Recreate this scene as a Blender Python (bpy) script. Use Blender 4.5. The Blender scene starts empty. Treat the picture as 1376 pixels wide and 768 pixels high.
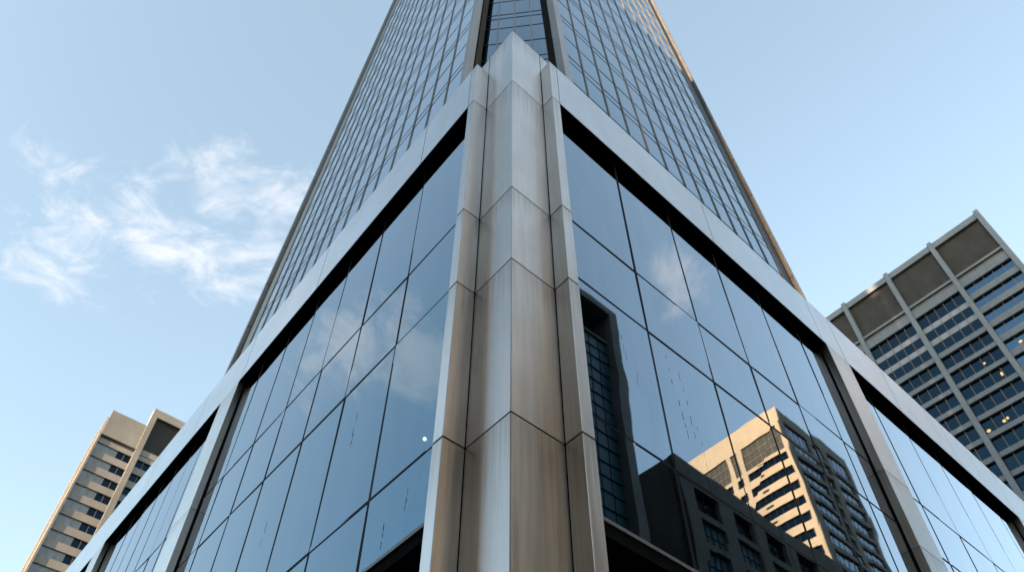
import bpy, bmesh, math, random
from mathutils import Vector, Matrix
random.seed(7)
R_ = math.radians
scene = bpy.context.scene
COL = scene.collection
EYE = 1.6

# ------------------------------------------------------------------ materials
def new_mat(name):
    m = bpy.data.materials.new(name); m.use_nodes = True
    nt = m.node_tree; b = nt.nodes['Principled BSDF']
    return m, nt, b

def N(nt, t, **kw):
    n = nt.nodes.new(t)
    for k, v in kw.items():
        if k in ('operation', 'blend_type', 'data_type', 'noise_dimensions', 'distance', 'feature', 'wave_type', 'bands_direction'):
            setattr(n, k, v)
        else:
            n.inputs[k].default_value = v
    return n

def coords(nt, scale=(1, 1, 1)):
    g = nt.nodes.new('ShaderNodeNewGeometry')
    mp = nt.nodes.new('ShaderNodeMapping'); mp.inputs['Scale'].default_value = scale
    nt.links.new(g.outputs['Position'], mp.inputs['Vector'])
    return mp.outputs[0]

def ramp(nt, src, p0, c0, p1, c1):
    r = nt.nodes.new('ShaderNodeValToRGB')
    e = r.color_ramp.elements
    e[0].position, e[1].position = p0, p1
    e[0].color = (*c0, 1) if len(c0) == 3 else c0
    e[1].color = (*c1, 1) if len(c1) == 3 else c1
    nt.links.new(src, r.inputs[0]); return r.outputs[0]

def mixc(nt, a, b, f, mode='MULTIPLY'):
    m = nt.nodes.new('ShaderNodeMix'); m.data_type = 'RGBA'; m.blend_type = mode
    if isinstance(f, float): m.inputs[0].default_value = f
    else: nt.links.new(f, m.inputs[0])
    for s, i in ((a, 6), (b, 7)):
        if isinstance(s, tuple): m.inputs[i].default_value = (*s, 1)
        else: nt.links.new(s, m.inputs[i])
    return m.outputs[2]

def noise(nt, vec, scale, detail=3, rough=.55, dist=0.0):
    n = N(nt, 'ShaderNodeTexNoise', Scale=scale, Detail=detail, Roughness=rough, Distortion=dist)
    nt.links.new(vec, n.inputs['Vector']); return n.outputs['Fac']

def objrand(nt):
    return nt.nodes.new('ShaderNodeNewGeometry').outputs['Random Per Island']

def steel(name, base=(.86, .83, .795), rough=.33, vertical=True, var=.10, stain=False, streak=.89):
    m, nt, b = new_mat(name)
    b.inputs['Metallic'].default_value = 1
    fine = noise(nt, coords(nt, (60, 60, .9) if vertical else (4, 4, 60)), 1.0, 3)
    mid = noise(nt, coords(nt, (13, 13, .4)), 1.0, 5, .65, .3)
    blot = noise(nt, coords(nt, (1.1, 1.1, .8)), 1.0, 3)
    c = mixc(nt, base, ramp(nt, fine, .3, (1 - var * .7,) * 3, .7, (1.0,) * 3), 1.0)
    c = mixc(nt, c, ramp(nt, mid, .30, (streak, streak * .985, streak * .96), .62, (1, 1, 1)), 1.0)
    c = mixc(nt, c, ramp(nt, blot, .3, (.9, .89, .87), .7, (1, 1, 1)), 1.0)
    c = mixc(nt, c, ramp(nt, objrand(nt), 0, (.93, .93, .93), 1, (1, 1, 1)), 1.0)
    if stain:                                   # run-off stains that hang from the joint above each panel
        tcg = nt.nodes.new('ShaderNodeTexCoord'); sp = nt.nodes.new('ShaderNodeSeparateXYZ')
        nt.links.new(tcg.outputs['Generated'], sp.inputs[0])
        drip = noise(nt, coords(nt, (16, 16, .12)), 1.0, 5, .7)
        lim = N(nt, 'ShaderNodeMath', operation='MULTIPLY_ADD'); nt.links.new(drip, lim.inputs[0]); lim.inputs[1].default_value = .95
        nt.links.new(sp.outputs[2], lim.inputs[2])
        mrs = nt.nodes.new('ShaderNodeMapRange'); mrs.inputs[1].default_value = 1.22; mrs.inputs[2].default_value = 1.52; mrs.inputs[4].default_value = .6
        nt.links.new(lim.outputs[0], mrs.inputs[0])
        c = mixc(nt, c, (.62, .58, .53), mrs.outputs[0])
    nt.links.new(c, b.inputs['Base Color'])
    rr = nt.nodes.new('ShaderNodeMapRange'); rr.inputs[3].default_value = rough - .07; rr.inputs[4].default_value = rough + .09
    nt.links.new(mid, rr.inputs[0]); nt.links.new(rr.outputs[0], b.inputs['Roughness'])
    bp = N(nt, 'ShaderNodeBump', Strength=.25, Distance=.004)
    big = noise(nt, coords(nt, (1.6, 1.6, .9)), 1.0, 2)
    nt.links.new(big, bp.inputs['Height'])
    bp2 = N(nt, 'ShaderNodeBump', Strength=.12, Distance=.0012)
    nt.links.new(fine, bp2.inputs['Height']); nt.links.new(bp.outputs[0], bp2.inputs['Normal'])
    nt.links.new(bp2.outputs[0], b.inputs['Normal'])
    return m

def mirror_glass(name, f0, rough=.015, wave=.0036, wscale=.55, dirt=True, power=4.0):
    """Coated glass: tinted mirror whose reflectance climbs towards grazing view."""
    m, nt, b = new_mat(name)
    nt.nodes.remove(b)
    gl = nt.nodes.new('ShaderNodeBsdfGlossy'); gl.inputs['Roughness'].default_value = rough
    bp = N(nt, 'ShaderNodeBump', Strength=1.0, Distance=wave)
    big = noise(nt, coords(nt, (1, 1, 1)), wscale, 1.5, .4)
    nt.links.new(big, bp.inputs['Height']); nt.links.new(bp.outputs[0], gl.inputs['Normal'])
    lw = nt.nodes.new('ShaderNodeLayerWeight'); lw.inputs['Blend'].default_value = .5
    pw = N(nt, 'ShaderNodeMath', operation='POWER'); nt.links.new(lw.outputs['Facing'], pw.inputs[0]); pw.inputs[1].default_value = power
    c = f0
    if dirt:
        d = noise(nt, coords(nt, (1.2, 1.2, .22)), 1.6, 4, .6, .4)
        c = mixc(nt, c, ramp(nt, d, .35, (.90, .91, .94), .65, (1.05, 1.03, 1.02)), 1.0)
    c = mixc(nt, c, ramp(nt, objrand(nt), 0, (.90, .91, .93), 1, (1.06, 1.05, 1.04)), 1.0)
    col = mixc(nt, c, (.98, .985, 1.0), pw.outputs[0], 'MIX')
    nt.links.new(col, gl.inputs['Color'])
    nt.links.new(gl.outputs[0], nt.nodes['Material Output'].inputs['Surface'])
    return m

def matte(name, base, rough=.8, var=.12, scale=.6, spec=.3, joints=None, metal=0.0):
    m, nt, b = new_mat(name)
    a = noise(nt, coords(nt, (1, 1, .5)), scale, 5, .6)
    c = mixc(nt, base, ramp(nt, a, .3, (1 - var,) * 3, .7, (1 + var * .5,) * 3), 1.0)
    f = noise(nt, coords(nt, (1, 1, 1)), scale * 22, 3)
    c = mixc(nt, c, ramp(nt, f, .3, (1 - var * .5,) * 3, .7, (1.0,) * 3), 1.0)
    if joints:
        bw, bh, col = joints
        g = nt.nodes.new('ShaderNodeNewGeometry')
        sep = nt.nodes.new('ShaderNodeSeparateXYZ'); nt.links.new(g.outputs['Position'], sep.inputs[0])
        ad = N(nt, 'ShaderNodeMath', operation='ADD'); nt.links.new(sep.outputs[0], ad.inputs[0])
        ml = N(nt, 'ShaderNodeMath', operation='MULTIPLY'); nt.links.new(sep.outputs[1], ml.inputs[0]); ml.inputs[1].default_value = -.93
        nt.links.new(ml.outputs[0], ad.inputs[1])
        cb = nt.nodes.new('ShaderNodeCombineXYZ'); nt.links.new(ad.outputs[0], cb.inputs[0]); nt.links.new(sep.outputs[2], cb.inputs[1])
        br = nt.nodes.new('ShaderNodeTexBrick'); br.offset = 0.0
        br.inputs['Color1'].default_value = (1, 1, 1, 1); br.inputs['Color2'].default_value = (.95, .945, .94, 1)
        br.inputs['Mortar'].default_value = (*col, 1)
        br.inputs['Scale'].default_value = 1; br.inputs['Mortar Size'].default_value = .035
        br.inputs['Brick Width'].default_value = bw; br.inputs['Row Height'].default_value = bh
        nt.links.new(cb.outputs[0], br.inputs['Vector'])
        c = mixc(nt, c, br.outputs[0], 1.0)
    nt.links.new(c, b.inputs['Base Color'])
    b.inputs['Roughness'].default_value = rough
    b.inputs['Metallic'].default_value = metal
    b.inputs['Specular IOR Level'].default_value = spec
    bp = N(nt, 'ShaderNodeBump', Strength=.3, Distance=.01); nt.links.new(f, bp.inputs['Height'])
    nt.links.new(bp.outputs[0], b.inputs['Normal'])
    return m

def lamp_mat(name, col, s):
    m, nt, b = new_mat(name)
    b.inputs['Emission Color'].default_value = (*col, 1); b.inputs['Emission Strength'].default_value = s
    b.inputs['Base Color'].default_value = (*col, 1)
    return m

STEEL = steel('brushed_steel', stain=True)
STEEL_FASCIA = steel('brushed_steel_fascia', base=(.82, .825, .83), rough=.31, streak=.94, var=.05)
STEEL_TOWER = steel('tower_steel', base=(.58, .555, .52), rough=.42)
EDGE_DARK = matte('dark_grey_edge_metal', (.045, .05, .05), rough=.5, spec=.35, scale=.5)
RETURN = matte('grey_return_panel', (.50, .49, .47), rough=.4, spec=.5)
MULL_TOWER = steel('tower_mullion_metal', base=(.38, .345, .295), rough=.45, var=.05)
GLASS_LEFT = mirror_glass('podium_glass_dim_sky', (.05, .155, .225))  # same podium glass; this side's bluer, darker sky reflection put into the tint
GLASS_RIGHT = mirror_glass('podium_glass_pale_sky', (.22, .29, .345))  # same podium glass; this side's paler sky reflection put into the tint
GLASS_C = mirror_glass('tower_glass_dim_corner', (.05, .115, .165), wave=.003, wscale=.8)  # copy of the tower glass; the corner's dimmer reflection put into a darker tint
GLASS_T = mirror_glass('tower_glass', (.13, .235, .305), wave=.004, wscale=.8)
BLACK = matte('black_soffit_paint', (.008, .010, .011), rough=.9, spec=.05, var=.2)
SLABG = matte('dark_teal_glass', (.03, .085, .115), rough=.3, spec=.35, var=.15)
JOINT = matte('black_joint_sealant', (.012, .012, .012), rough=.9, spec=.05)
ANOD = matte('dark_anodised_aluminium', (.010, .013, .015), rough=.6, spec=.15, var=.1)
TRANS = matte('dark_blue_transom', (.022, .034, .045), rough=.5, spec=.3, var=.1)
SILLM = matte('grey_sill_metal', (.22, .23, .235), rough=.45, metal=.6)
STAIN = matte('dark_dirt_streak', (.02, .025, .03), rough=.9, spec=.05)
CONC = matte('pale_grey_granite', (.17, .192, .22), joints=(2.1, 50, (.62, .62, .64)), scale=.25)
CONCF = matte('grey_granite_fin', (.185, .205, .23), scale=.3)
LOUV = matte('dark_bronze_louvre', (.045, .039, .031), rough=.6, scale=.5, var=.35)
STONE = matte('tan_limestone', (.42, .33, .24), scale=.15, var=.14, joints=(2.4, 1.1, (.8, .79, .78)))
STONE_L = matte('beige_precast', (.28, .262, .24), scale=.25, var=.2, joints=(3.3, 3.32, (.72, .70, .68)))
BRICK = matte('tan_brick', (.55, .385, .265), scale=.4, var=.2)
SCREEN = matte('charcoal_screen', (.035, .036, .034), rough=.6)
STONE_W = matte('pale_limestone', (.54, .46, .36), scale=.2, var=.12)
DARKST = matte('dark_grey_stone', (.12, .115, .108), scale=.4, var=.25, joints=(1.9, 1.5, (.6, .6, .6)))
STONE_SHADED = matte('shaded_tan_limestone', (.15, .135, .115), scale=.3, var=.2, joints=(2.4, 1.1, (.75, .75, .75)))  # the tan tower's limestone, shade of its unlit face put into the colour
GREYST = matte('mid_grey_stone', (.16, .155, .15), scale=.3, var=.2)
BGLASS = mirror_glass('office_glass', (.010, .024, .036), rough=.04, wave=.012, wscale=.35, dirt=False)
BGLASS2 = mirror_glass('bright_office_glass', (.06, .11, .16), rough=.04, wave=.004, wscale=.3, dirt=False)
BGLASS3 = matte('pale_teal_office_glass', (.07, .13, .17), rough=.2, spec=.6, var=.3)
BLIND = matte('grey_blind_glass', (.25, .25, .265), rough=.25, spec=.6, scale=.6, var=.2)
WBAR = matte('bronze_window_bar', (.16, .12, .085), rough=.5, metal=.4)
ASPHALT = matte('asphalt', (.05, .05, .052), rough=.9, scale=.8, var=.3)
PAVING = matte('grey_paving', (.24, .235, .225), rough=.85, scale=.5, joints=(1.2, 1.2, (.6, .6, .6)))
KERB = matte('granite_kerb', (.3, .3, .29), rough=.8)
WHITEP = matte('white_road_paint', (.75, .75, .73), rough=.7)
WARM = lamp_mat('warm_ceiling_lamp', (1.0, .60, .22), .10)

# ------------------------------------------------------------------ geometry helpers
class MB:
    def __init__(self): self.v = []; self.f = []
    def hexa(self, p):                      # 8 corners: bottom loop 0-3, top loop 4-7
        n = len(self.v); self.v += [Vector(q) for q in p]
        for q in ((0, 3, 2, 1), (4, 5, 6, 7), (0, 1, 5, 4), (1, 2, 6, 5), (2, 3, 7, 6), (3, 0, 4, 7)):
            self.f.append([n + i for i in q])
        return self
    def box(self, fr, s0, s1, d0, d1, h0, h1):
        return self.hexa([fr(s0, d0, h0), fr(s1, d0, h0), fr(s1, d1, h0), fr(s0, d1, h0),
                          fr(s0, d0, h1), fr(s1, d0, h1), fr(s1, d1, h1), fr(s0, d1, h1)])
    def prism(self, lo, hi):
        n = len(self.v); k = len(lo); self.v += [Vector(q) for q in lo] + [Vector(q) for q in hi]
        self.f.append([n + i for i in range(k)][::-1]); self.f.append([n + k + i for i in range(k)])
        for i in range(k):
            j = (i + 1) % k; self.f.append([n + i, n + j, n + k + j, n + k + i])
        return self
    def each(self, name, m, parent):           # every box of this builder as an object of its own
        for k in range(len(self.v) // 8):
            MB().hexa(self.v[8 * k:8 * k + 8]).build(name, m, parent)
    def build(self, name, m, parent=None, bevel=0.0):
        base = parent_world(parent) if parent is not None else Vector((0, 0, 0))
        me = bpy.data.meshes.new(name); bm = bmesh.new()
        vs = [bm.verts.new(v - base) for v in self.v]
        for f in self.f: bm.faces.new([vs[i] for i in f])
        bmesh.ops.recalc_face_normals(bm, faces=bm.faces)
        if bevel:
            ed = [e for e in bm.edges if len(e.link_faces) == 2 and e.calc_face_angle(0) > .6]
            bmesh.ops.bevel(bm, geom=ed, offset=bevel, segments=2, profile=.5, affect='EDGES', clamp_overlap=True)
        bm.to_mesh(me); bm.free()
        me.materials.append(m)
        o = bpy.data.objects.new(name, me); COL.objects.link(o)
        if parent is not None: o.parent = parent
        return o

def parent_world(o):
    p = Vector((0, 0, 0))
    while o is not None: p += Vector(o.location); o = o.parent
    return p

def thing(name, loc, label, cat, group=None):
    o = bpy.data.objects.new(name, None); o.empty_display_size = .5; COL.objects.link(o)
    o.location = loc; o['label'] = label; o['category'] = cat
    if group: o['group'] = group
    return o

def structure(o):
    o['kind'] = 'structure'; return o

def V3(x, y, z=0.0): return Vector((x, y, z))

# facade frames: s along the facade away from the corner, d into the building, h above eye level
UL = V3(-.6664, .7456); UR = V3(.7456, .6664)
FL = V3(-.998, 6.917); FR = V3(.750, 6.867)
A = V3(-.138, 6.5)
def L(s, d, h): return FL + UL * s + UR * d + V3(0, 0, h + EYE)
def Rr(s, d, h): return FR + UR * s + UL * d + V3(0, 0, h + EYE)
def frame(o, u, w): return lambda s, d, h: o + u * s + w * d + V3(0, 0, h + EYE)
GND = -EYE
H1, H2, H3, H4, HT, HAP = 17.135, 12.346, 10.085, 6.715, 19.27, 20.32
GAP = .015

# ================================================================== THE TOWER AND ITS PODIUM
BLD = thing('glass_office_tower', (A.x, A.y + 3, 0), 'tapering blue glass office tower rising from a steel clad podium with a sharp corner pier', 'office tower')
STOREYS = [GND, 1.6, H4, H3, H2, H1]

# ---- corner pier: folded steel panels round a dark core
pier_top = MB()
def pier_poly(h, ins=0.0, ext=.55, bev=.011):
    al, ar = .884 + ext, .907 + ext
    a = A + (UL + UR) * ins
    pts = []
    if bev: pts += [a + UR * bev, a + UL * bev]
    else: pts += [a]
    pl = A + UL * al + UR * ins; pr = A + UR * ar + UL * ins
    pts += [pl, pl + UR * .35, A + (UL + UR) * .9, pr + UL * .35, pr]
    return [p + V3(0, 0, h + EYE) for p in pts]
core = MB().prism(pier_poly(GND, .025, .5, 0), pier_poly(HAP - .05, .025, .5, 0)).build('pier_core', JOINT, BLD)
lv = STOREYS + [HAP]
for i in range(len(lv) - 1):
    h0, h1 = lv[i] + (GAP if i else 0), lv[i + 1] - GAP
    if i == len(lv) - 2: h1 = HAP
    # below the cap the panel stops at the re-entrant corner joint; the cap runs on behind the fins
    MB().prism(pier_poly(h0, 0, .5 if i == len(lv) - 2 else .0), pier_poly(h1, 0, .5 if i == len(lv) - 2 else .0)).build('pier_panel', STEEL, core, bevel=0)
# thin vertical joint strips on the cap where the re-entrant joint runs on
for fr_, a_ in ((lambda t, d, h: A + UL * t + UR * d + V3(0, 0, h + EYE), .884), (lambda t, d, h: A + UR * t + UL * d + V3(0, 0, h + EYE), .907)):
    MB().box(fr_, a_ - .009, a_ + .009, -.002, .01, H1, HAP - .002).build('panel_joint', JOINT, core)

# ---- flanking fins
for fr, b, w in ((L, .365, .214), (Rr, .317, .229)):
    fc = MB().box(fr, .02, w - .03, .02, b - .03, GND, HT - .05).build('fin_core', JOINT, BLD)
    for i in range(len(STOREYS)):
        h0 = STOREYS[i] + (GAP if i else 0); h1 = (STOREYS[i + 1] - GAP) if i + 1 < len(STOREYS) else HT
        MB().box(fr, 0, w, 0, b - .014, h0, h1).build('fin_panel', STEEL, fc, bevel=.007)

# ---- one facade: fascia, soffit, piers, windows
def facade(GLASS, fr, g, w, bays, piers, joints, rows, panes, end):
    # fascia of folded steel panels
    js = [w + .004] + joints + [end]
    band = MB().box(fr, w + .02, end - .02, .03, .42, H1 + .03, HT - .06).build('fascia_band', JOINT, BLD)
    for a, c in zip(js[:-1], js[1:]):
        MB().box(fr, a + .012, c - .012, 0, .45, H1, HT).build('fascia_panel', STEEL_FASCIA, band, bevel=.006)
    # dark soffit over the recessed glass
    for (s0, s1) in bays:
        MB().box(fr, s0, s1, .012, g + .25, H1 - .006, H1 + .028).build('soffit', BLACK, BLD)
    # piers between bays
    for (s0, s1) in piers:
        pc = MB().box(fr, s0 + .03, s1 - .03, .03, g + .3, GND, H1 - .01).build('facade_pier', JOINT, BLD)
        hs = STOREYS
        for a, c in zip(hs[:-1], hs[1:]):
            MB().box(fr, s0, s1, 0, g - .035, a + (.006 if a > 0 else 0), c - .006).build('pier_panel', STEEL, pc, bevel=.006)
    # curtain wall
    for bi, (s0, s1) in enumerate(bays):
        ms = panes[bi]; hs = rows
        fm = MB(); hw = .029
        for k, m_ in enumerate(ms):                                  # twin-line vertical mullions
            if k in (0, len(ms) - 1):
                fm.box(fr, m_ - .022, m_ + .022, g - .012, g + .05, hs[-1], H1); continue
            fm.box(fr, m_ - hw, m_ - .007, g - .004, g + .05, hs[-1], H1 - .008)
            fm.box(fr, m_ + .007, m_ + hw, g - .004, g + .05, hs[-1], H1 - .008)
            fm.box(fr, m_ - .0065, m_ + .0065, g - .0, g + .048, hs[-1], H1 - .009)
        for h in hs[1:-1]:
            fm.box(fr, s0, s1, g - .004, g + .052, h - .031, h - .008)
            fm.box(fr, s0, s1, g - .004, g + .052, h + .008, h + .031)
            fm.box(fr, s0, s1, g - .0, g + .051, h - .0075, h + .0075)
        fm.box(fr, s0, s1, g - .02, g + .1, hs[-1] - .05, hs[-1] - .001)
        wall = fm.build('window_wall', ANOD, BLD)
        MB().box(fr, s0, s1, g - .07, g + .1, hs[-1] - .11, hs[-1] - .052).build('sill', SILLM, wall)
        for a, c in zip(ms[:-1], ms[1:]):
            for t, u in zip(hs[:-1], hs[1:]):
                e = [random.uniform(-.0055, .0055) for _ in range(4)]
                mb = MB()
                lo, hi = u + .008, t - (.008 if t < H1 else -.0)
                x0, x1 = a + .004, c - .004
                mb.hexa([fr(x0, g + e[0], lo), fr(x1, g + e[1], lo), fr(x1, g + .03, lo), fr(x0, g + .03, lo),
                         fr(x0, g + e[2], hi), fr(x1, g + e[3], hi), fr(x1, g + .03, hi), fr(x0, g + .03, hi)])
                mb.build('glass_pane', GLASS, wall)
        # recessed entrance storey below the glass
        MB().box(fr, s0, s1, g - .04, 3.0, hs[-1] - .3, hs[-1] - .12).build('entrance_soffit', BLACK, BLD)
        MB().box(fr, s0 - .2, s1 + .2, 3.0, 3.1, GND, hs[-1] - .12).build('entrance_wall', BLACK, BLD)

gL, gR = .2055, .2332
rowsL = [H1, 12.70, 10.55, 7.04, 5.74]
rowsR = [H1, 12.66, 10.815, 7.52, 5.755]
# left facade
pL = [[.214, 2.04, 3.70, 5.27, 6.83, 8.36, 9.94, 11.13],
      [12.3, 13.46, 14.43, 15.62, 16.83, 18.05, 19.3, 20.5, 21.6],
      [22.85] + [22.85 + 1.55 * k for k in range(1, 8)]]
bL = [(.214, 11.13), (12.3, 21.6), (22.85, 22.85 + 1.55 * 7)]
facade(GLASS_LEFT, L, gL, .214, bL, [(11.13, 12.3), (21.6, 22.85), (33.7, 35.2)], [2.015, 6.73, 11.03, 14.4, 18.4, 21.9, 26.4, 30.6], rowsL, pL, 35.2)
pR = [[.229, 2.22, 4.08, 5.86, 7.68, 9.48, 10.72],
      [11.9, 13.15, 15.17, 17.13, 19.2, 21.25, 22.9],
      [24.15] + [24.15 + 1.8 * k for k in range(1, 6)]]
bR = [(.229, 10.72), (11.9, 22.9), (24.15, 33.15)]
facade(GLASS_RIGHT, Rr, gR, .229, bR, [(10.72, 11.9), (22.9, 24.15), (33.15, 34.4)], [5.68, 10.58, 11.8, 14.9, 18.8, 22.75, 27.0, 31.0], rowsR, pR, 34.4)
# dark structure behind the glass and podium roof
zz = lambda p, h: V3(p.x, p.y, h + EYE)
PLo, PRo = L(35.2, .5, 0), Rr(34.4, .5, 0)
far = PLo + (PRo - Rr(0, .5, 0))
def inner(h): return [zz(L(.6, .5, 0), h), zz(A + (UL + UR) * .95, h), zz(Rr(.6, .5, 0), h), zz(PRo, h), zz(far, h), zz(PLo, h)]
MB().prism(inner(5.4), inner(HT - .3)).build('podium_body', BLACK, BLD)
def inner2(h): return [zz(L(3.2, 3.2, 0), h), zz(Rr(3.2, 3.2, 0), h), zz(Rr(34.4, 3.2, 0), h), zz(far, h), zz(L(35.2, 3.2, 0), h)]
MB().prism(inner2(GND), inner2(5.39)).build('podium_base', BLACK, BLD)
# dark drip marks on three panes
def drips(fr, g, marks):
    mb = MB()
    for s, h, ln, wd in marks:
        for k in range(random.randint(3, 5)):
            ss = s + random.uniform(-.03, .03) + .012 * k; hh = h - ln * k / 4 - random.uniform(0, .1)
            l2 = random.uniform(.06, .24)
            mb.box(fr, ss, ss + wd * random.uniform(.35, .7), g - .0035, g - .0028, hh - l2, hh)
    mb.build('dirt_streak', STAIN, BLD)
drips(Rr, gR, [(1.42, 10.1, .9, .014), (1.66, 9.6, .8, .012), (1.05, 10.4, .4, .010), (2.62, 10.5, 1.2, .016), (2.95, 10.3, 1.5, .010), (2.75, 9.4, .9, .014), (3.1, 9.0, 1.0, .009)])
drips(L, gL, [(1.0, 6.7, .5, .012), (1.5, 6.4, .6, .014), (3.0, 9.6, .6, .010), (5.9, 9.0, .7, .010), (1.3, 10.0, .4, .008)])

# ---- tower above the podium: two tapering glass faces and a recessed corner
TD = 2.0; HB = HT - .6; HTOP = 128.0
def tap(fr, k, lean):
    def f(s, d, h):
        q = h - 29.0
        return fr(s * (1 - k * q) - lean * q, TD + d, h)
    return f
TL = tap(L, .0052, .013); TR = tap(Rr, .0046, .016)
mulL = [5.03 + 1.2 * i for i in range(14)]     # ...20.63
mulR = [4.12 + 1.066 * i for i in range(12)]   # ...15.85
inL, outL, edgeL = 4.03, 20.64, 22.5
inR, outR, edgeR = 3.3, 15.86, 16.95
PER = 4.42
def levels(h0, h1, first, pat):
    out = []; k = math.floor((h0 - first) / PER) - 1
    while True:
        b = first + PER * k
        if b > h1: break
        for off, kind in pat:
            if h0 + .05 < b + off < h1 - .05: out.append((b + off, kind))
        k += 1
    return out
pane_records = []
def tower_face(T, mul, s_in, s_out, first):
    body = MB().hexa([T(s_in, .06, HB), T(s_out, .06, HB), T(s_out, .5, HB), T(s_in, .5, HB),
                      T(s_in, .06, HTOP), T(s_out, .06, HTOP), T(s_out, .5, HTOP), T(s_in, .5, HTOP)]).build('tower_face', BLACK, BLD)
    for m_ in mul:
        b0 = .030; mb = MB()
        mb.hexa([T(m_ - b0, -.04, HB), T(m_ + b0, -.04, HB), T(m_ + b0, .055, HB), T(m_ - b0, .055, HB),
                 T(m_ - b0, -.04, HTOP), T(m_ + b0, -.04, HTOP), T(m_ + b0, .055, HTOP), T(m_ - b0, .055, HTOP)])
        mb.build('mullion', MULL_TOWER, body)
    lev = levels(HB, HTOP, first, [(0, 'p'), (.56, 'p'), (2.5, 's')])
    pair = None
    for h, kind in lev:
        if kind == 's' or pair is None: pair = MB()
        pair.box(T, s_in, s_out, -.008, .054, h - .03, h + .03)
        if kind == 's': pair.build('transom', TRANS, body); pair = None
        elif len(pair.f) >= 12: pair.build('spandrel_band', TRANS, body); pair = None
    hs = [HB] + [h for h, _ in lev] + [HTOP]
    ss = [s_in] + mul + ([s_out] if s_out - mul[-1] > .2 else [])
    for a, c in zip(ss[:-1], ss[1:]):
        for h0, h1 in zip(hs[:-1], hs[1:]):
            e = [random.uniform(-.003, .003) for _ in range(4)]
            P = [T(a, e[0], h0), T(c, e[1], h0), T(c, .04, h0), T(a, .04, h0), T(a, e[2], h1), T(c, e[3], h1), T(c, .04, h1), T(a, .04, h1)]
            pane_records.append((body, P, T(a, 0, h0), T(c, 0, h1)))
    return body
bodyL = tower_face(TL, mulL, inL, outL, 31.0)
bodyR = tower_face(TR, mulR, inR, outR, 29.65)
# recessed corner face
def TC(t, d, h):
    a = TL(3.8, 0, h) + V3(.14, 1.15); b = TR(2.95, 0, h) + V3(-.07, 1.55)
    u = (b - a); n = V3(-u.y, u.x).normalized()
    return a + u * t + n * d
cb = MB().hexa([TC(0, .06, HB), TC(1, .06, HB), TC(1, .5, HB), TC(0, .5, HB), TC(0, .06, HTOP), TC(1, .06, HTOP), TC(1, .5, HTOP), TC(0, .5, HTOP)]).build('corner_face', BLACK, BLD)
for t in (0.012, .26, .505, .755, .988):
    b0 = .009
    MB().hexa([TC(t - b0, -.03, HB), TC(t + b0, -.03, HB), TC(t + b0, .055, HB), TC(t - b0, .055, HB),
               TC(t - b0, -.03, HTOP), TC(t + b0, -.03, HTOP), TC(t + b0, .055, HTOP), TC(t - b0, .055, HTOP)]).build('mullion', MULL_TOWER, cb)
PER_KEEP = PER; PER = 5.45
levC = levels(HB, HTOP, 33.4, [(0, 'p'), (.52, 'p'), (2.35, 's'), (4.2, 's')])
PER = PER_KEEP
for h, _ in levC: MB().box(TC, 0.0, 1.0, -.012, .054, h - .028, h + .028).build('transom', TRANS, cb)
hs = [HB] + [h for h, _ in levC] + [HTOP]
for a, c in zip((0, .26, .505, .755), (.26, .505, .755, 1)):
    for h0, h1 in zip(hs[:-1], hs[1:]):
        e = [random.uniform(-.002, .002) for _ in range(4)]
        pane_records.append((cb, [TC(a, e[0], h0), TC(c, e[1], h0), TC(c, .04, h0), TC(a, .04, h0), TC(a, e[2], h1), TC(c, e[3], h1), TC(c, .04, h1), TC(a, .04, h1)], TC(a, 0, h0), TC(c, 0, h1)))
# the panes that show largest are parts of their own, the rest one part
def shown(rec):
    c = (rec[2] + rec[3]) / 2
    el = math.degrees(math.atan2(c.z - EYE, math.hypot(c.x, c.y)))
    vis = 1 if (el > 44 and el < 75 and c.z > 29) else 0
    return (vis, (rec[2] - rec[3]).length / (c - V3(0, 0, EYE)).length_squared)
pane_records.sort(key=shown, reverse=True)
for body, P, _, _ in pane_records[:60]: MB().hexa(P).build('window_pane', GLASS_C if body is cb else GLASS_T, body)
for sel, m_ in ((lambda b_: b_ is not cb, GLASS_T), (lambda b_: b_ is cb, GLASS_C)):
    rest = MB()
    for body, P, _, _ in pane_records[60:]:
        if sel(body): rest.hexa(P)
    ro = rest.build('upper_window_panes', m_, BLD); ro['kind'] = 'stuff'
# steel strips and returns beside the recessed corner
def hexT(Ta, s0, s1, d0, d1): return [Ta(s0, d0, HB), Ta(s1, d0, HB), Ta(s1, d1, HB), Ta(s0, d1, HB), Ta(s0, d0, HTOP), Ta(s1, d0, HTOP), Ta(s1, d1, HTOP), Ta(s0, d1, HTOP)]
MB().hexa(hexT(TL, 3.8, inL, -.03, .3)).build('corner_strip', STEEL_TOWER, BLD)
MB().hexa(hexT(TR, 2.95, inR, -.03, .3)).build('corner_strip', STEEL_TOWER, BLD)
def ret(T, s, t):
    lo = [T(s, -.02, HB), TC(t, .02, HB), TC(t, .35, HB), T(s + .12, .25, HB)]
    hi = [T(s, -.02, HTOP), TC(t, .02, HTOP), TC(t, .35, HTOP), T(s + .12, .25, HTOP)]
    return MB().prism(lo, hi)
ret(TL, 3.801, 0.0).build('corner_return', RETURN, BLD)
ret(TR, 2.951, 1.0).build('corner_return', RETURN, BLD)
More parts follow.
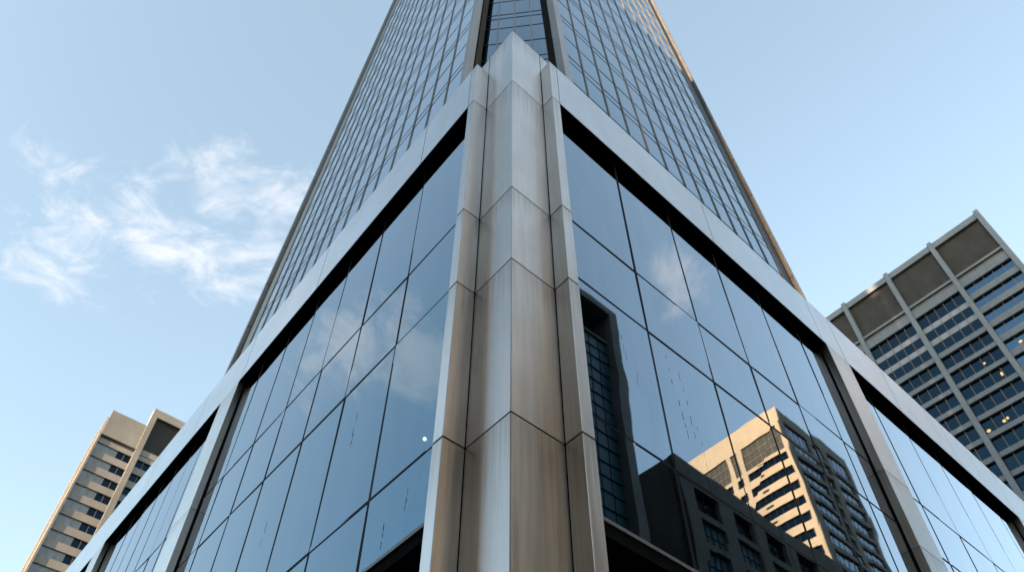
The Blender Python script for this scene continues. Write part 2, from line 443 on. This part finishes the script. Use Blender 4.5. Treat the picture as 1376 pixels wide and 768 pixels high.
# outer edge piers of both faces
def edge(T, s0, s1, dz, m_in, m_out):
    p = MB().hexa(hexT(T, s0 + .03, s1 - .75 * dz, -.02, .3)).build('edge_pier', m_in, BLD)
    MB().hexa(hexT(T, s1 - .75 * dz, s1 - .22 * dz, .1, .3)).build('groove', JOINT, p)
    h = HB
    while h < HTOP:
        k = min(h + 3.3, HTOP)
        q = MB()
        a, c = s1 - .22 * dz, s1
        q.hexa([T(a, -.16, h), T(c, -.16, h), T(c, .4, h), T(a, .4, h), T(a, -.16, k - .04), T(c, -.16, k - .04), T(c, .4, k - .04), T(a, .4, k - .04)])
        q.build('edge_panel', m_out, p)
        h = k
edge(TL, outL + .05, edgeL, 1.2, MULL_TOWER, STEEL_TOWER)
edge(TR, outR + .05, edgeR, .6, EDGE_DARK, STEEL_TOWER)
# dark mass of the tower behind its glass, and roof
def mass(h): return [TL(inL + .2, .45, h), TC(.1, .45, h), TC(.9, .45, h), TR(inR + .2, .45, h), TR(edgeR - .05, .45, h), TR(edgeR - .05, .45, h) + (TL(edgeL, 0, h) - TL(inL, 0, h)), TL(edgeL - .05, .45, h) + (TR(edgeR, 0, h) - TR(inR, 0, h)), TL(edgeL - .05, .45, h)]
MB().prism(mass(HB), mass(HTOP - .01)).build('tower_body', GREYST, BLD)

# ================================================================== STREET
def sheet(name, pts, z, m):
    me = bpy.data.meshes.new(name); me.from_pydata([(x, y, z) for x, y in pts], [], [list(range(len(pts)))]); me.materials.append(m)
    o = bpy.data.objects.new(name, me); COL.objects.link(o); return structure(o)
sheet('ground', [(-1500, -1500), (1500, -1500), (1500, 1500), (-1500, 1500)], -.13, ASPHALT)
def slab(name, pts, z0, z1, m):
    return structure(MB().prism([V3(x, y, z0) for x, y in pts], [V3(x, y, z1) for x, y in pts]).build(name, m))
c0 = A - (UL + UR) * 6
pa = [c0, c0 + UR * 60, c0 + UR * 60 + UL * 60, c0 + UL * 60]
slab('pavement', [(p.x, p.y) for p in pa], -.13, 0, PAVING)
k0 = c0 - (UL + UR) * .3
for u, w in ((UR, UL), (UL, UR)):
    q = [k0 + w * 0.0 + u * .3, k0 + u * 60, k0 + u * 60 + w * .29, k0 + u * .3 + w * .29]
    slab('kerb', [(p.x, p.y) for p in q], -.13, .004, KERB)
for u, w in ((UR, UL), (UL, UR)):
    for i in range(10):
        b = c0 - w * 5 + u * (i * 6 - 2)
        q = [b, b + u * 3, b + u * 3 + w * .15, b + w * .15]
        sheet('road_marking', [(p.x, p.y) for p in q], -.126, WHITEP)

# ================================================================== BUILDINGS AROUND
def limit_parts(items, cap, build_one, rest_name, m, parent):
    for it in items[:cap]: build_one(it)
    if len(items) > cap:
        mb = MB()
        for fr, s0, s1, d0, d1, h0, h1 in items[cap:]: mb.box(fr, s0, s1, d0, d1, h0, h1)
        o = mb.build(rest_name, m, parent); o['kind'] = 'stuff'

# ---- grey granite block to the right
K = .846
P0 = V3(98.157, 85.236) * K
fb = frame(P0, UL, UR)
B = thing('granite_office_block', (P0.x, P0.y, 0), 'grey granite office block with tall fins and dark louvred top storey beyond the right facade', 'office building')
body = MB().box(fb, -.2, 44 * K, .9, 34 * K, GND, 146.5 * K).build('wall', GREYST, B)
TOPH = 147.9 * K
fins = [(-.6, .4), (10.15, 11.1), (20.85, 21.85), (31.9, 32.85), (42.7, 43.7)]
for a, c in fins: MB().box(fb, a * K, c * K, -.35, .95, GND, TOPH + .35).build('fin', CONCF, B)
bay = [(.4, 10.15), (11.1, 20.85), (21.85, 31.9), (32.85, 42.7)]
wins = []
for bi, (a, c) in enumerate(bay):
    a *= K; c *= K; n = 5
    MB().box(fb, a, c, -.05, .95, 146.1 * K, TOPH).build('parapet', CONCF, B)
    lo = MB().box(fb, a, c, .55, .93, 135.3 * K, 146.1 * K)
    lz = lo.build('louvre_screen', LOUV, B)
    sm = MB()
    for k in (1, 2, 3): MB().box(fb, a + (c - a) * k / 4 - .07, a + (c - a) * k / 4 + .07, .47, .56, 135.4 * K, 146 * K).build('louvre_seam', LOUV, lz)
    for k in range(24): sm.box(fb, a + .02, c - .02, .525, .551, (135.5 + k * .44) * K, (135.5 + k * .44 + .2) * K)
    sm.build('louvre_slats', LOUV, lz)
    MB().box(fb, a, c, -.1, .9, 134.5 * K, 135.1 * K).build('ledge', CONCF, B)
    MB().box(fb, a, c, .35, .9, 133.5 * K, 134.5 * K).build('ledge', GREYST, B)
    MB().box(fb, a, c, .02, .9, 131.1 * K, 133.4 * K).build('spandrel', CONC, B)
    if bi == 0:
        top = 131.1; lev = []
        while top > 4: lev.append((top, top - 2.75)); top -= 4.42
    else:
        lev = [(131.1, 119.25)]; top = 117.9
        while top > 4: lev.append((top, top - 3.35)); top -= 4.46
    for j, (t, u) in enumerate(lev):
        wins.append((fb, a, c, .5, .88, u * K, t * K, bi, n))
        nxt = lev[j + 1][0] if j + 1 < len(lev) else GND / K
        MB().box(fb, a, c, .02, .9, nxt * K + .003, u * K - .003).build('spandrel', CONC, B) if j < 26 else None
wins.sort(key=lambda w: -w[6])
for fr, a, c, d0, d1, u, t, bi, n in wins[:96]:
    w_ = MB().box(fr, a, c, d0, d1, u, t).build('window', BGLASS2 if bi == 0 else BGLASS, B)
    m_ = MB()
    for k in range(1, n): x = a + (c - a) * k / n; m_.box(fr, x - .05, x + .05, d0 - .09, d0 + .02, u, t)
    m_.each('window_bar', WBAR, w_)
    if t - u > 5:
        g_ = MB()
        for q in (127.2, 123.2): g_.box(fr, a, c, d0 - .03, d0 + .03, (q - .9) * K, (q + .55) * K)
        g_.build('glass_spandrel', BLIND, w_)
for (s, h, wd, ht, tw) in ((14.8, 111.6, .6, .45, 0), (13.35, 107.3, .5, .9, 0), (7.75, 111.7, .75, .55, 0), (17.7, 100.2, .75, .55, 1), (14.0, 99.6, .55, .5, 1), (12.1, 99.9, .6, .9, 0)):
    pass
B_lights = [(14.8, 111.6, .55, .5), (13.35, 107.35, .45, 1.0), (7.75, 111.7, .7, .6), (20.3, 97.6, .8, .7), (17.3, 97.9, .6, .7), (16.6, 98.1, .5, .6)]
for s, h, wd, ht in B_lights:
    ang = [(math.cos(i * math.pi / 4), math.sin(i * math.pi / 4)) for i in range(8)]
    lo = [fb((s + wd / 2 * x) * K, .455, (h + ht / 2 * y) * K) for x, y in ang]
    hi = [fb((s + wd / 2 * x) * K, .497, (h + ht / 2 * y) * K) for x, y in ang]
    MB().prism(lo, hi).build('lit_ceiling_lamp', WARM, B)

# ---- beige precast tower to the left
P0 = V3(-73.579, 107.173)
fb = frame(P0, UR, UL)
B = thing('precast_office_tower', (P0.x - 6 * UR.x, P0.y - 6 * UR.y, 0), 'beige precast tower with stepped sunlit top beyond the left end of the podium', 'office building')
MB().box(fb, -6.9, 24, .5, 8, GND, 106.9).build('wall', STONE_L, B)
MB().box(fb, -6.2, 24, 8, 17, GND, 101).build('rear_wall', STONE_L, B)
MB().box(fb, -5.6, 24, 17, 30, GND, 94).build('rear_wall', STONE_L, B)
for d in (1.5, 4.2, 6.9): MB().box(fb, -7.25, -6.88, d - .35, d + .35, GND, 106.2).build('side_rib', STONE_L, B)
for d in (9.5, 12.2, 14.9): MB().box(fb, -6.7, -6.18, d - .35, d + .35, GND, 100.3).build('side_rib', STONE_L, B)
MB().box(fb, -7.05, -.45, 0, .6, 101.2, 107.35).build('parapet', STONE_L, B)
MB().box(fb, -7.2, -.45, -.25, .6, 100.95, 101.15).build('ledge', STONE_L, B)
MB().box(fb, -.45, .6, -.35, 1, GND, 112.05).build('pier', STONE_L, B)
MB().box(fb, .6, 24, -.35, 1, 110.1, 112.05).build('parapet', STONE_L, B)
MB().box(fb, .6, 24, .3, 8, 101.65, 110.1).build('plant_room', LOUV, B)
sm = MB()
for k in range(22): sm.box(fb, .62, 23.9, .24, .301, 101.9 + k * .37, 102.07 + k * .37)
sm.build('louvre_slats', LOUV, B)
MB().box(fb, .6, 24, -.1, 1, 100.3, 101.6).build('ledge', STONE_L, B)
for x in (8.5, 16.5, 23.4): MB().box(fb, x, x + .9, -.34, 1, GND, 110.1).build('pier', STONE_L, B)
MB().box(fb, -7.3, -6.95, -.3, .9, GND, 101).build('pier', STONE_L, B)
t = 99.1; n_ = 0
rowsB = []
while t > 3: rowsB.append((t, t - 1.8)); t -= 3.32
for j, (t, u) in enumerate(rowsB):
    nxt = rowsB[j + 1][0] if j + 1 < len(rowsB) else GND
    for a, c in ((-6.95, -.45), (.6, 8.5), (9.4, 16.5), (17.4, 23.4)):
        MB().box(fb, a, c, .0, .6, nxt + .003, u - .003).build('spandrel', STONE_L, B) if (j < 24) else None
    if j == 0:
        for a, c in ((-6.95, -.45), (.6, 8.5), (9.4, 16.5), (17.4, 23.4)):
            MB().box(fb, a, c, .0, .6, t + .003, 100.2).build('spandrel', STONE_L, B)
    if j < 12:
        w_ = MB().box(fb, -6.94, -3.06, .28, .55, u, t).build('window', BLIND, B)
        m_ = MB()
        for k in (1, 2): x = -6.94 + 3.88 * k / 3; m_.box(fb, x - .05, x + .05, .2, .3, u, t)
        m_.each('window_bar', STONE_L, w_)
        for a, c in ((-3.0, -.46), (.62, 3.3), (3.36, 6.0), (6.06, 8.5)):
            w_ = MB().box(fb, a, c, .34, .55, u, t).build('window', BGLASS, B)
            MB().box(fb, (a + c) / 2 - .06, (a + c) / 2 + .06, .22, .36, u, t).build('window_bar', WBAR, w_)
        MB().box(fb, -3.06, -3.0, .15, .5, u, t).build('window_bar', WBAR, B)
    else:
        pass

# ---- buildings across the street, seen mirrored in the right facade (reflection across that glass plane)
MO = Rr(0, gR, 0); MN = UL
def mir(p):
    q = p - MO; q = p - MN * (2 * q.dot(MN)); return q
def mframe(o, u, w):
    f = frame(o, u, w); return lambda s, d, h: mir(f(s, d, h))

# sunlit tan tower
P0 = V3(60.365, 126.317)
fl = mframe(P0, UL, UR); fd = mframe(P0, UR, UL)
b0 = mir(P0)
B = thing('tan_stone_tower', (b0.x, b0.y, 0), 'sunlit tan stone tower with dark window bands, mirrored in the right facade glass', 'office building')
MB().box(fl, .55, 40, .55, 30, GND, 131.5).build('wall', DARKST, B)
HR = 132.2
# lit face
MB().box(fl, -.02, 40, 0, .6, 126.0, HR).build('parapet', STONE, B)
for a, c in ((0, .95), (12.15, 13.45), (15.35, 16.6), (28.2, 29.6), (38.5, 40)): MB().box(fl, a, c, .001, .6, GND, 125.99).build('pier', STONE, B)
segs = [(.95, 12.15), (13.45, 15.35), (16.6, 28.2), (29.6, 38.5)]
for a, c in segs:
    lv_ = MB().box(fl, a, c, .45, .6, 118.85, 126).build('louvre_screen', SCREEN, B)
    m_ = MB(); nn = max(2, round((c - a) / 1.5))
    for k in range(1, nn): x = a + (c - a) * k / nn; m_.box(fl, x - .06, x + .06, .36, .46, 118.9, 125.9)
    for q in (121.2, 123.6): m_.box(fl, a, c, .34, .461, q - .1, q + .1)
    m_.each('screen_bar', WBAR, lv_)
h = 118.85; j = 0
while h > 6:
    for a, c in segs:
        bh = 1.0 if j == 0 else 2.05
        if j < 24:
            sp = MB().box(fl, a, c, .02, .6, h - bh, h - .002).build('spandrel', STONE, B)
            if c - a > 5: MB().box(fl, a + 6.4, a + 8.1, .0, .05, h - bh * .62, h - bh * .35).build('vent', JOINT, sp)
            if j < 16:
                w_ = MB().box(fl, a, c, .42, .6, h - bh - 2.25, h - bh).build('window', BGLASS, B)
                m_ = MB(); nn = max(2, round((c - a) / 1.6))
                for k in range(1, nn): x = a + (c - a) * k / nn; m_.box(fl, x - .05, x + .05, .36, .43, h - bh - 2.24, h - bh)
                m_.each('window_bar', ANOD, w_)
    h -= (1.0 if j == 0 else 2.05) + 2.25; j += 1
# shaded face
MB().box(fd, .02, 30, .0, .56, 128.4, HR).build('parapet', STONE_SHADED, B)
for a, c in ((.6, 3), (12.6, 14.2), (17.4, 19.6), (28.4, 30)): MB().box(fd, a, c, .002, .56, GND, 128.39).build('pier', STONE_SHADED, B)
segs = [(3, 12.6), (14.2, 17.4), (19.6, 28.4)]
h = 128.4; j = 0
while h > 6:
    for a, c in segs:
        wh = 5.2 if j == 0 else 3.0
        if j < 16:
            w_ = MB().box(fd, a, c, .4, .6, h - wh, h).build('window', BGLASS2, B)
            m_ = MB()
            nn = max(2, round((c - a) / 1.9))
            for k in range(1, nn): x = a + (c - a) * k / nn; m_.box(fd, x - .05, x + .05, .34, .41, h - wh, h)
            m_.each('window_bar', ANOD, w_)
        if j < 24: MB().box(fd, a, c, .02, .57, h - wh - 1.25, h - wh - .002).build('spandrel', STONE_SHADED, B)
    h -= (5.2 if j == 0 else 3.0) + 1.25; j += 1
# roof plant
MB().box(fl, 4, 26, 14, 26, HR - .8, HR + 1.2).build('roof_plant', GREYST, B)

# dark glass slab with an open portal top
P0 = V3(11.8355, 58.821)
f = mframe(P0, UR, UL)
b0 = mir(P0 - UR * 6)
B = thing('dark_glass_slab', (b0.x, b0.y, 0), 'dark gridded glass slab block with open framed roof, mirrored beside the corner pier', 'office building')
MB().box(f, -7.4, -1.4, 1.2, 10, GND, 72.3).build('wall', SLABG, B)
MB().box(f, -1.4, 0, 0, 10, GND, 78.2).build('frame_pier', GREYST, B)
MB().box(f, -8.6, -7.4, 0, 10, GND, 78.2).build('frame_pier', GREYST, B)
MB().box(f, -7.4, -1.4, 0, 10, 77.0, 78.2).build('frame_beam', GREYST, B)
MB().box(f, -7.4, -1.4, 6, 10, 72.3, 77.0).build('plant_room', JOINT, B)
MB().box(f, -7.4, -1.4, .9, 1.3, 72.0, 72.35).build('ledge', GREYST, B)
grid = MB()
for k in range(1, 4): grid.box(f, -1.4 - 1.5 * k - .04, -1.4 - 1.5 * k + .04, 1.15, 1.22, GND, 72)
for k in range(0, 18):
    for o in (0, 2.0): grid.box(f, -7.4, -1.42, 1.08, 1.221, 71.9 - 4.05 * k - o - .045, 71.9 - 4.05 * k - o + .045)
grid.build('window_grid', JOINT, B)

# low dark stone block
P0 = V3(15.477, 57.9695) * 1.1
f = mframe(P0, UR, UL); f2 = mframe(P0, UL, UR)
b0 = mir(P0)
B = thing('dark_stone_block', (b0.x, b0.y, 0), 'low dark stone block with deep windows, mirrored low in the right facade', 'office building')
q = 1.1
MB().box(f, 0.3, 34, .9, 14, GND, 53 * q).build('wall', DARKST, B)
MB().box(f, 0, 34, 0, .95, 50.6 * q, 53.6 * q).build('parapet', DARKST, B)
MB().box(f2, 0.02, 14, .0, .5, GND, 53.55 * q).build('side_wall', DARKST, B)
xs = [0, 2.2, 6.4, 9, 13.4, 15.6, 20, 22, 26.4, 28.4, 32.6, 33, 34]
for a, c in zip(xs[0::2], xs[1::2]): MB().box(f, a, c, .01, .95, GND, 50.59 * q).build('pier', DARKST, B)
for wi, (a, c) in enumerate(zip(xs[1::2], xs[2::2])):
    h = 50.6 * q; j = 0
    while h > 4:
        w_ = MB().box(f, a, c, .6, .92, h - 3.3, h).build('window', BGLASS if (j == 0) else BGLASS3, B)
        m_ = MB()
        for k in (1, 2, 3): x = a + (c - a) * k / 4; m_.box(f, x - .04, x + .04, .5, .61, h - 3.3, h)
        m_.box(f, a, c, .51, .612, h - 1.7, h - 1.6)
        m_.each('window_bar', ANOD, w_)
        MB().box(f, a, c, .02, .94, h - 4.3, h - 3.31).build('spandrel', DARKST, B)
        h -= 4.32; j += 1

# ---- buildings behind the viewpoint that shade the podium
def plain_block(name, o, u, w, wd, dp, ht, stone, label, floors=True):
    f = frame(o, u, w)
    B = thing(name, (o.x, o.y, 0), label, 'office building')
    MB().box(f, 0, wd, 0, dp, GND, ht).build('wall', stone, B)
    k = 0; h = 4.0
    wl = MB(); n = max(1, int(wd / 3))
    while h < ht - 3 and k < 40:
        wl.box(f, .6, wd - .6, -.02, .05, h, h + 1.8); h += 3.8; k += 1
    wl.build('window_bands', BGLASS, B)
    pr = MB()
    for i in range(n + 1): x = .6 + (wd - 1.2) * i / n; pr.box(f, x - .25, x + .25, -.15, .0, GND, ht - .5)
    pr.build('pilasters', stone, B)
    MB().box(f, -.2, wd + .2, -.2, dp + .2, ht, ht + .6).build('cornice', stone, B)
SUNAZ = 230.0
cs, sn = math.cos(R_(SUNAZ)), math.sin(R_(SUNAZ))
toS = V3(cs, sn); acr = V3(-sn, cs) * -1.0        # acr: across the sun direction, to the right seen from the podium looking at the sun's back
acr = V3(.766, -.643)
SA = V3(-.643, -.766)
plain_block('tall_stone_tower', acr * -3.5 + SA * 108, acr, SA, 42, 24, 169, STONE_L, 'tall pale stone tower standing behind the viewpoint across the crossing')
plain_block('stone_office_block', acr * -66 + SA * 44, acr, SA, 61.2, 22, 150, DARKST, 'long dark grey stone office slab behind the viewpoint, left of the tall pale tower')
fbr = frame(acr * -4.78 + SA * 47, acr, SA)
BR = thing('sunbeam_blocker', tuple(fbr(.6, 0, 90)), 'grey bridge box added out of view to keep a sunbeam off the granite block', 'blocker')
MB().box(fbr, 0.0, 1.27, 0, 14, 92, 148).build('wall', GREYST, BR)  # unseen box added only to stop a sunbeam reaching the granite block
MB().box(fbr, -.0, 1.27, -.08, 14, 90, 91.99).build('blocker_base', GREYST, BR)
plain_block('sun_slot_filler', acr * -4.75 + SA * 46, acr, SA, 1.2, 18, 58, GREYST, 'added narrow grey filler block, out of view, shaping the sun on the glass tower')  # added filler, sized so sun strikes only the tower's upper right face
plain_block('pale_stone_block', V3(43, -14), UL * -1.0, UR, 66, 14, 90, STONE_W, 'broad pale sunlit stone block standing to the right behind the viewpoint')

plain_block('tan_brick_block', V3(-13, -30), V3(1, -.12).normalized(), V3(-.12, -1).normalized(), 40, 16, 78, BRICK, 'tan brick block standing directly behind the viewpoint')
plain_block('tan_terrace_block', V3(-78, -14), UL, (UL + UR) * -.3 - UR * .9, 52, 18, 38, STONE, 'low tan stone block standing across the side street to the left')
plain_block('tan_stone_block', V3(80, -8), UL * -1.0, UR, 40, 20, 100, STONE, 'tan sunlit stone block rising farther off behind the broad pale block')

# ================================================================== LIGHT, SKY, CAMERA
SUN_EL = 9.0
sun = bpy.data.lights.new('sun', 'SUN'); sun.energy = 3.7; sun.angle = R_(.5); sun.color = (1.0, .72, .47)
so = bpy.data.objects.new('sun', sun); COL.objects.link(so)
sd = V3(cs * math.cos(R_(SUN_EL)), sn * math.cos(R_(SUN_EL)), math.sin(R_(SUN_EL)))
so.rotation_euler = sd.to_track_quat('Z', 'Y').to_euler(); so.location = (0, 0, 60)

w = bpy.data.worlds.new('World'); scene.world = w; w.use_nodes = True
nt = w.node_tree; bg = nt.nodes['Background']
sky = nt.nodes.new('ShaderNodeTexSky'); sky.sky_type = 'NISHITA'; sky.sun_disc = False
sky.sun_elevation = R_(SUN_EL); sky.sun_rotation = R_(90 - SUNAZ)
sky.air_density = 1.0; sky.dust_density = .6; sky.ozone_density = 1.2
hs_ = nt.nodes.new('ShaderNodeHueSaturation'); hs_.inputs['Saturation'].default_value = .76; hs_.inputs['Value'].default_value = 1.0
gm = nt.nodes.new('ShaderNodeGamma'); gm.inputs[1].default_value = .86
nt.links.new(sky.outputs[0], gm.inputs[0]); nt.links.new(mixc(nt, gm.outputs[0], (.935, 1.025, .99), 1.0), hs_.inputs['Color'])
tc = nt.nodes.new('ShaderNodeTexCoord')
nrm = N(nt, 'ShaderNodeVectorMath', operation='NORMALIZE'); nt.links.new(tc.outputs['Generated'], nrm.inputs[0])
sep = nt.nodes.new('ShaderNodeSeparateXYZ'); nt.links.new(nrm.outputs[0], sep.inputs[0])
mx = N(nt, 'ShaderNodeMath', operation='MAXIMUM'); nt.links.new(sep.outputs[2], mx.inputs[0]); mx.inputs[1].default_value = .08
dv = []
for i in (0, 1):
    d_ = N(nt, 'ShaderNodeMath', operation='DIVIDE'); nt.links.new(sep.outputs[i], d_.inputs[0]); nt.links.new(mx.outputs[0], d_.inputs[1]); dv.append(d_)
cbn = nt.nodes.new('ShaderNodeCombineXYZ'); nt.links.new(dv[0].outputs[0], cbn.inputs[0]); nt.links.new(dv[1].outputs[0], cbn.inputs[1])
mpw = nt.nodes.new('ShaderNodeMapping'); mpw.inputs['Rotation'].default_value = (0, 0, R_(35)); mpw.inputs['Scale'].default_value = (1.0, 1.5, 1)
nt.links.new(cbn.outputs[0], mpw.inputs[0])
n1 = noise(nt, mpw.outputs[0], 9.0, 9, .64, .7)
n2 = noise(nt, mpw.outputs[0], 22.0, 6, .6, .3)
wisp = N(nt, 'ShaderNodeMath', operation='MULTIPLY_ADD'); nt.links.new(n2, wisp.inputs[0]); wisp.inputs[1].default_value = .35; nt.links.new(n1, wisp.inputs[2])
# patches of sky that carry cloud
blobs = [((-.485, .455, .745), .085, 1.0), ((-.425, .454, .783), .09, 1.0), ((-.36, .435, .825), .08, .95), ((-.30, .455, .838), .06, 1.0),
         ((-.36, .495, .79), .09, .85), ((-.31, .505, .805), .07, 1.0), ((-.50, .375, .78), .05, .8), ((-.475, .40, .785), .05, .7),
         ((-.588, .265, .764), .065, 1.55), ((-.62, .205, .757), .066, 1.55), ((-.605, .32, .728), .06, .9), ((-.578, .225, .784), .048, 1.2),
         ((.57, .13, .811), .05, 1.25), ((.59, .135, .797), .038, 1.25)]
acc = None
for c, r, wgt in blobs:
    ds = N(nt, 'ShaderNodeVectorMath', operation='DISTANCE'); nt.links.new(nrm.outputs[0], ds.inputs[0]); ds.inputs[1].default_value = Vector(c).normalized()
    mr = nt.nodes.new('ShaderNodeMapRange'); mr.interpolation_type = 'SMOOTHSTEP'
    mr.inputs[1].default_value = 0; mr.inputs[2].default_value = r * 1.5; mr.inputs[3].default_value = wgt; mr.inputs[4].default_value = 0
    nt.links.new(ds.outputs['Value'], mr.inputs[0])
    if acc is None: acc = mr.outputs[0]
    else:
        ad = N(nt, 'ShaderNodeMath', operation='MAXIMUM'); nt.links.new(acc, ad.inputs[0]); nt.links.new(mr.outputs[0], ad.inputs[1]); acc = ad.outputs[0]
th = N(nt, 'ShaderNodeMath', operation='MULTIPLY_ADD'); nt.links.new(acc, th.inputs[0]); th.inputs[1].default_value = .34; nt.links.new(wisp.outputs[0], th.inputs[2])
cm = nt.nodes.new('ShaderNodeMapRange'); cm.interpolation_type = 'SMOOTHSTEP'
cm.inputs[1].default_value = .80; cm.inputs[2].default_value = 1.25; cm.inputs[3].default_value = 0; cm.inputs[4].default_value = .74
nt.links.new(th.outputs[0], cm.inputs[0])
gate = nt.nodes.new('ShaderNodeMapRange'); gate.inputs[1].default_value = 0; gate.inputs[2].default_value = .3; nt.links.new(acc, gate.inputs[0])
cg = N(nt, 'ShaderNodeMath', operation='MULTIPLY'); nt.links.new(cm.outputs[0], cg.inputs[0]); nt.links.new(gate.outputs[0], cg.inputs[1])
withc = mixc(nt, hs_.outputs[0], (1.72, 1.70, 1.74), cg.outputs[0], 'MIX')
# pale early moon, mirrored as a small dot in the left facade
md = N(nt, 'ShaderNodeVectorMath', operation='DISTANCE'); nt.links.new(nrm.outputs[0], md.inputs[0]); md.inputs[1].default_value = Vector((-.6956, .2082, .6876)).normalized()
mm = nt.nodes.new('ShaderNodeMapRange'); mm.inputs[1].default_value = .0021; mm.inputs[2].default_value = .0027; mm.inputs[3].default_value = 1; mm.inputs[4].default_value = 0
nt.links.new(md.outputs['Value'], mm.inputs[0])
fin = mixc(nt, withc, (11, 10.5, 9.5), mm.outputs[0], 'MIX')
nt.links.new(fin, bg.inputs['Color']); bg.inputs['Strength'].default_value = .15

cam = bpy.data.cameras.new('camera'); co = bpy.data.objects.new('camera', cam); COL.objects.link(co)
F_PX, CX, CY, PITCH, ROLL = 1033.312, 701.437, 547.317, 46.179, -.6
th_ = R_(PITCH); r_ = R_(ROLL)
fw = Vector((0, math.cos(th_), math.sin(th_))); r0 = Vector((1, 0, 0)); u0 = Vector((0, -math.sin(th_), math.cos(th_)))
rt = r0 * math.cos(r_) + u0 * math.sin(r_); up = -r0 * math.sin(r_) + u0 * math.cos(r_)
mw = Matrix((rt, up, -fw)).transposed().to_4x4(); mw.translation = Vector((0, 0, EYE))
co.matrix_world = mw
cam.sensor_fit = 'HORIZONTAL'; cam.sensor_width = 36; cam.lens = 36 * F_PX / 1376
cam.shift_x = -(CX - 688) / 1376; cam.shift_y = (CY - 384) / 1376
cam.clip_start = .1; cam.clip_end = 6000
cam.dof.use_dof = True; cam.dof.focus_distance = 13; cam.dof.aperture_fstop = 1.6
scene.camera = co
scene.render.engine = 'CYCLES'
scene.cycles.max_bounces = 8; scene.cycles.glossy_bounces = 6; scene.cycles.diffuse_bounces = 3
scene.cycles.use_denoising = True
scene.cycles.caustics_reflective = False
vs = scene.view_settings; vs.view_transform = 'Standard'; vs.look = 'None'; vs.exposure = 2.22; vs.gamma = 1
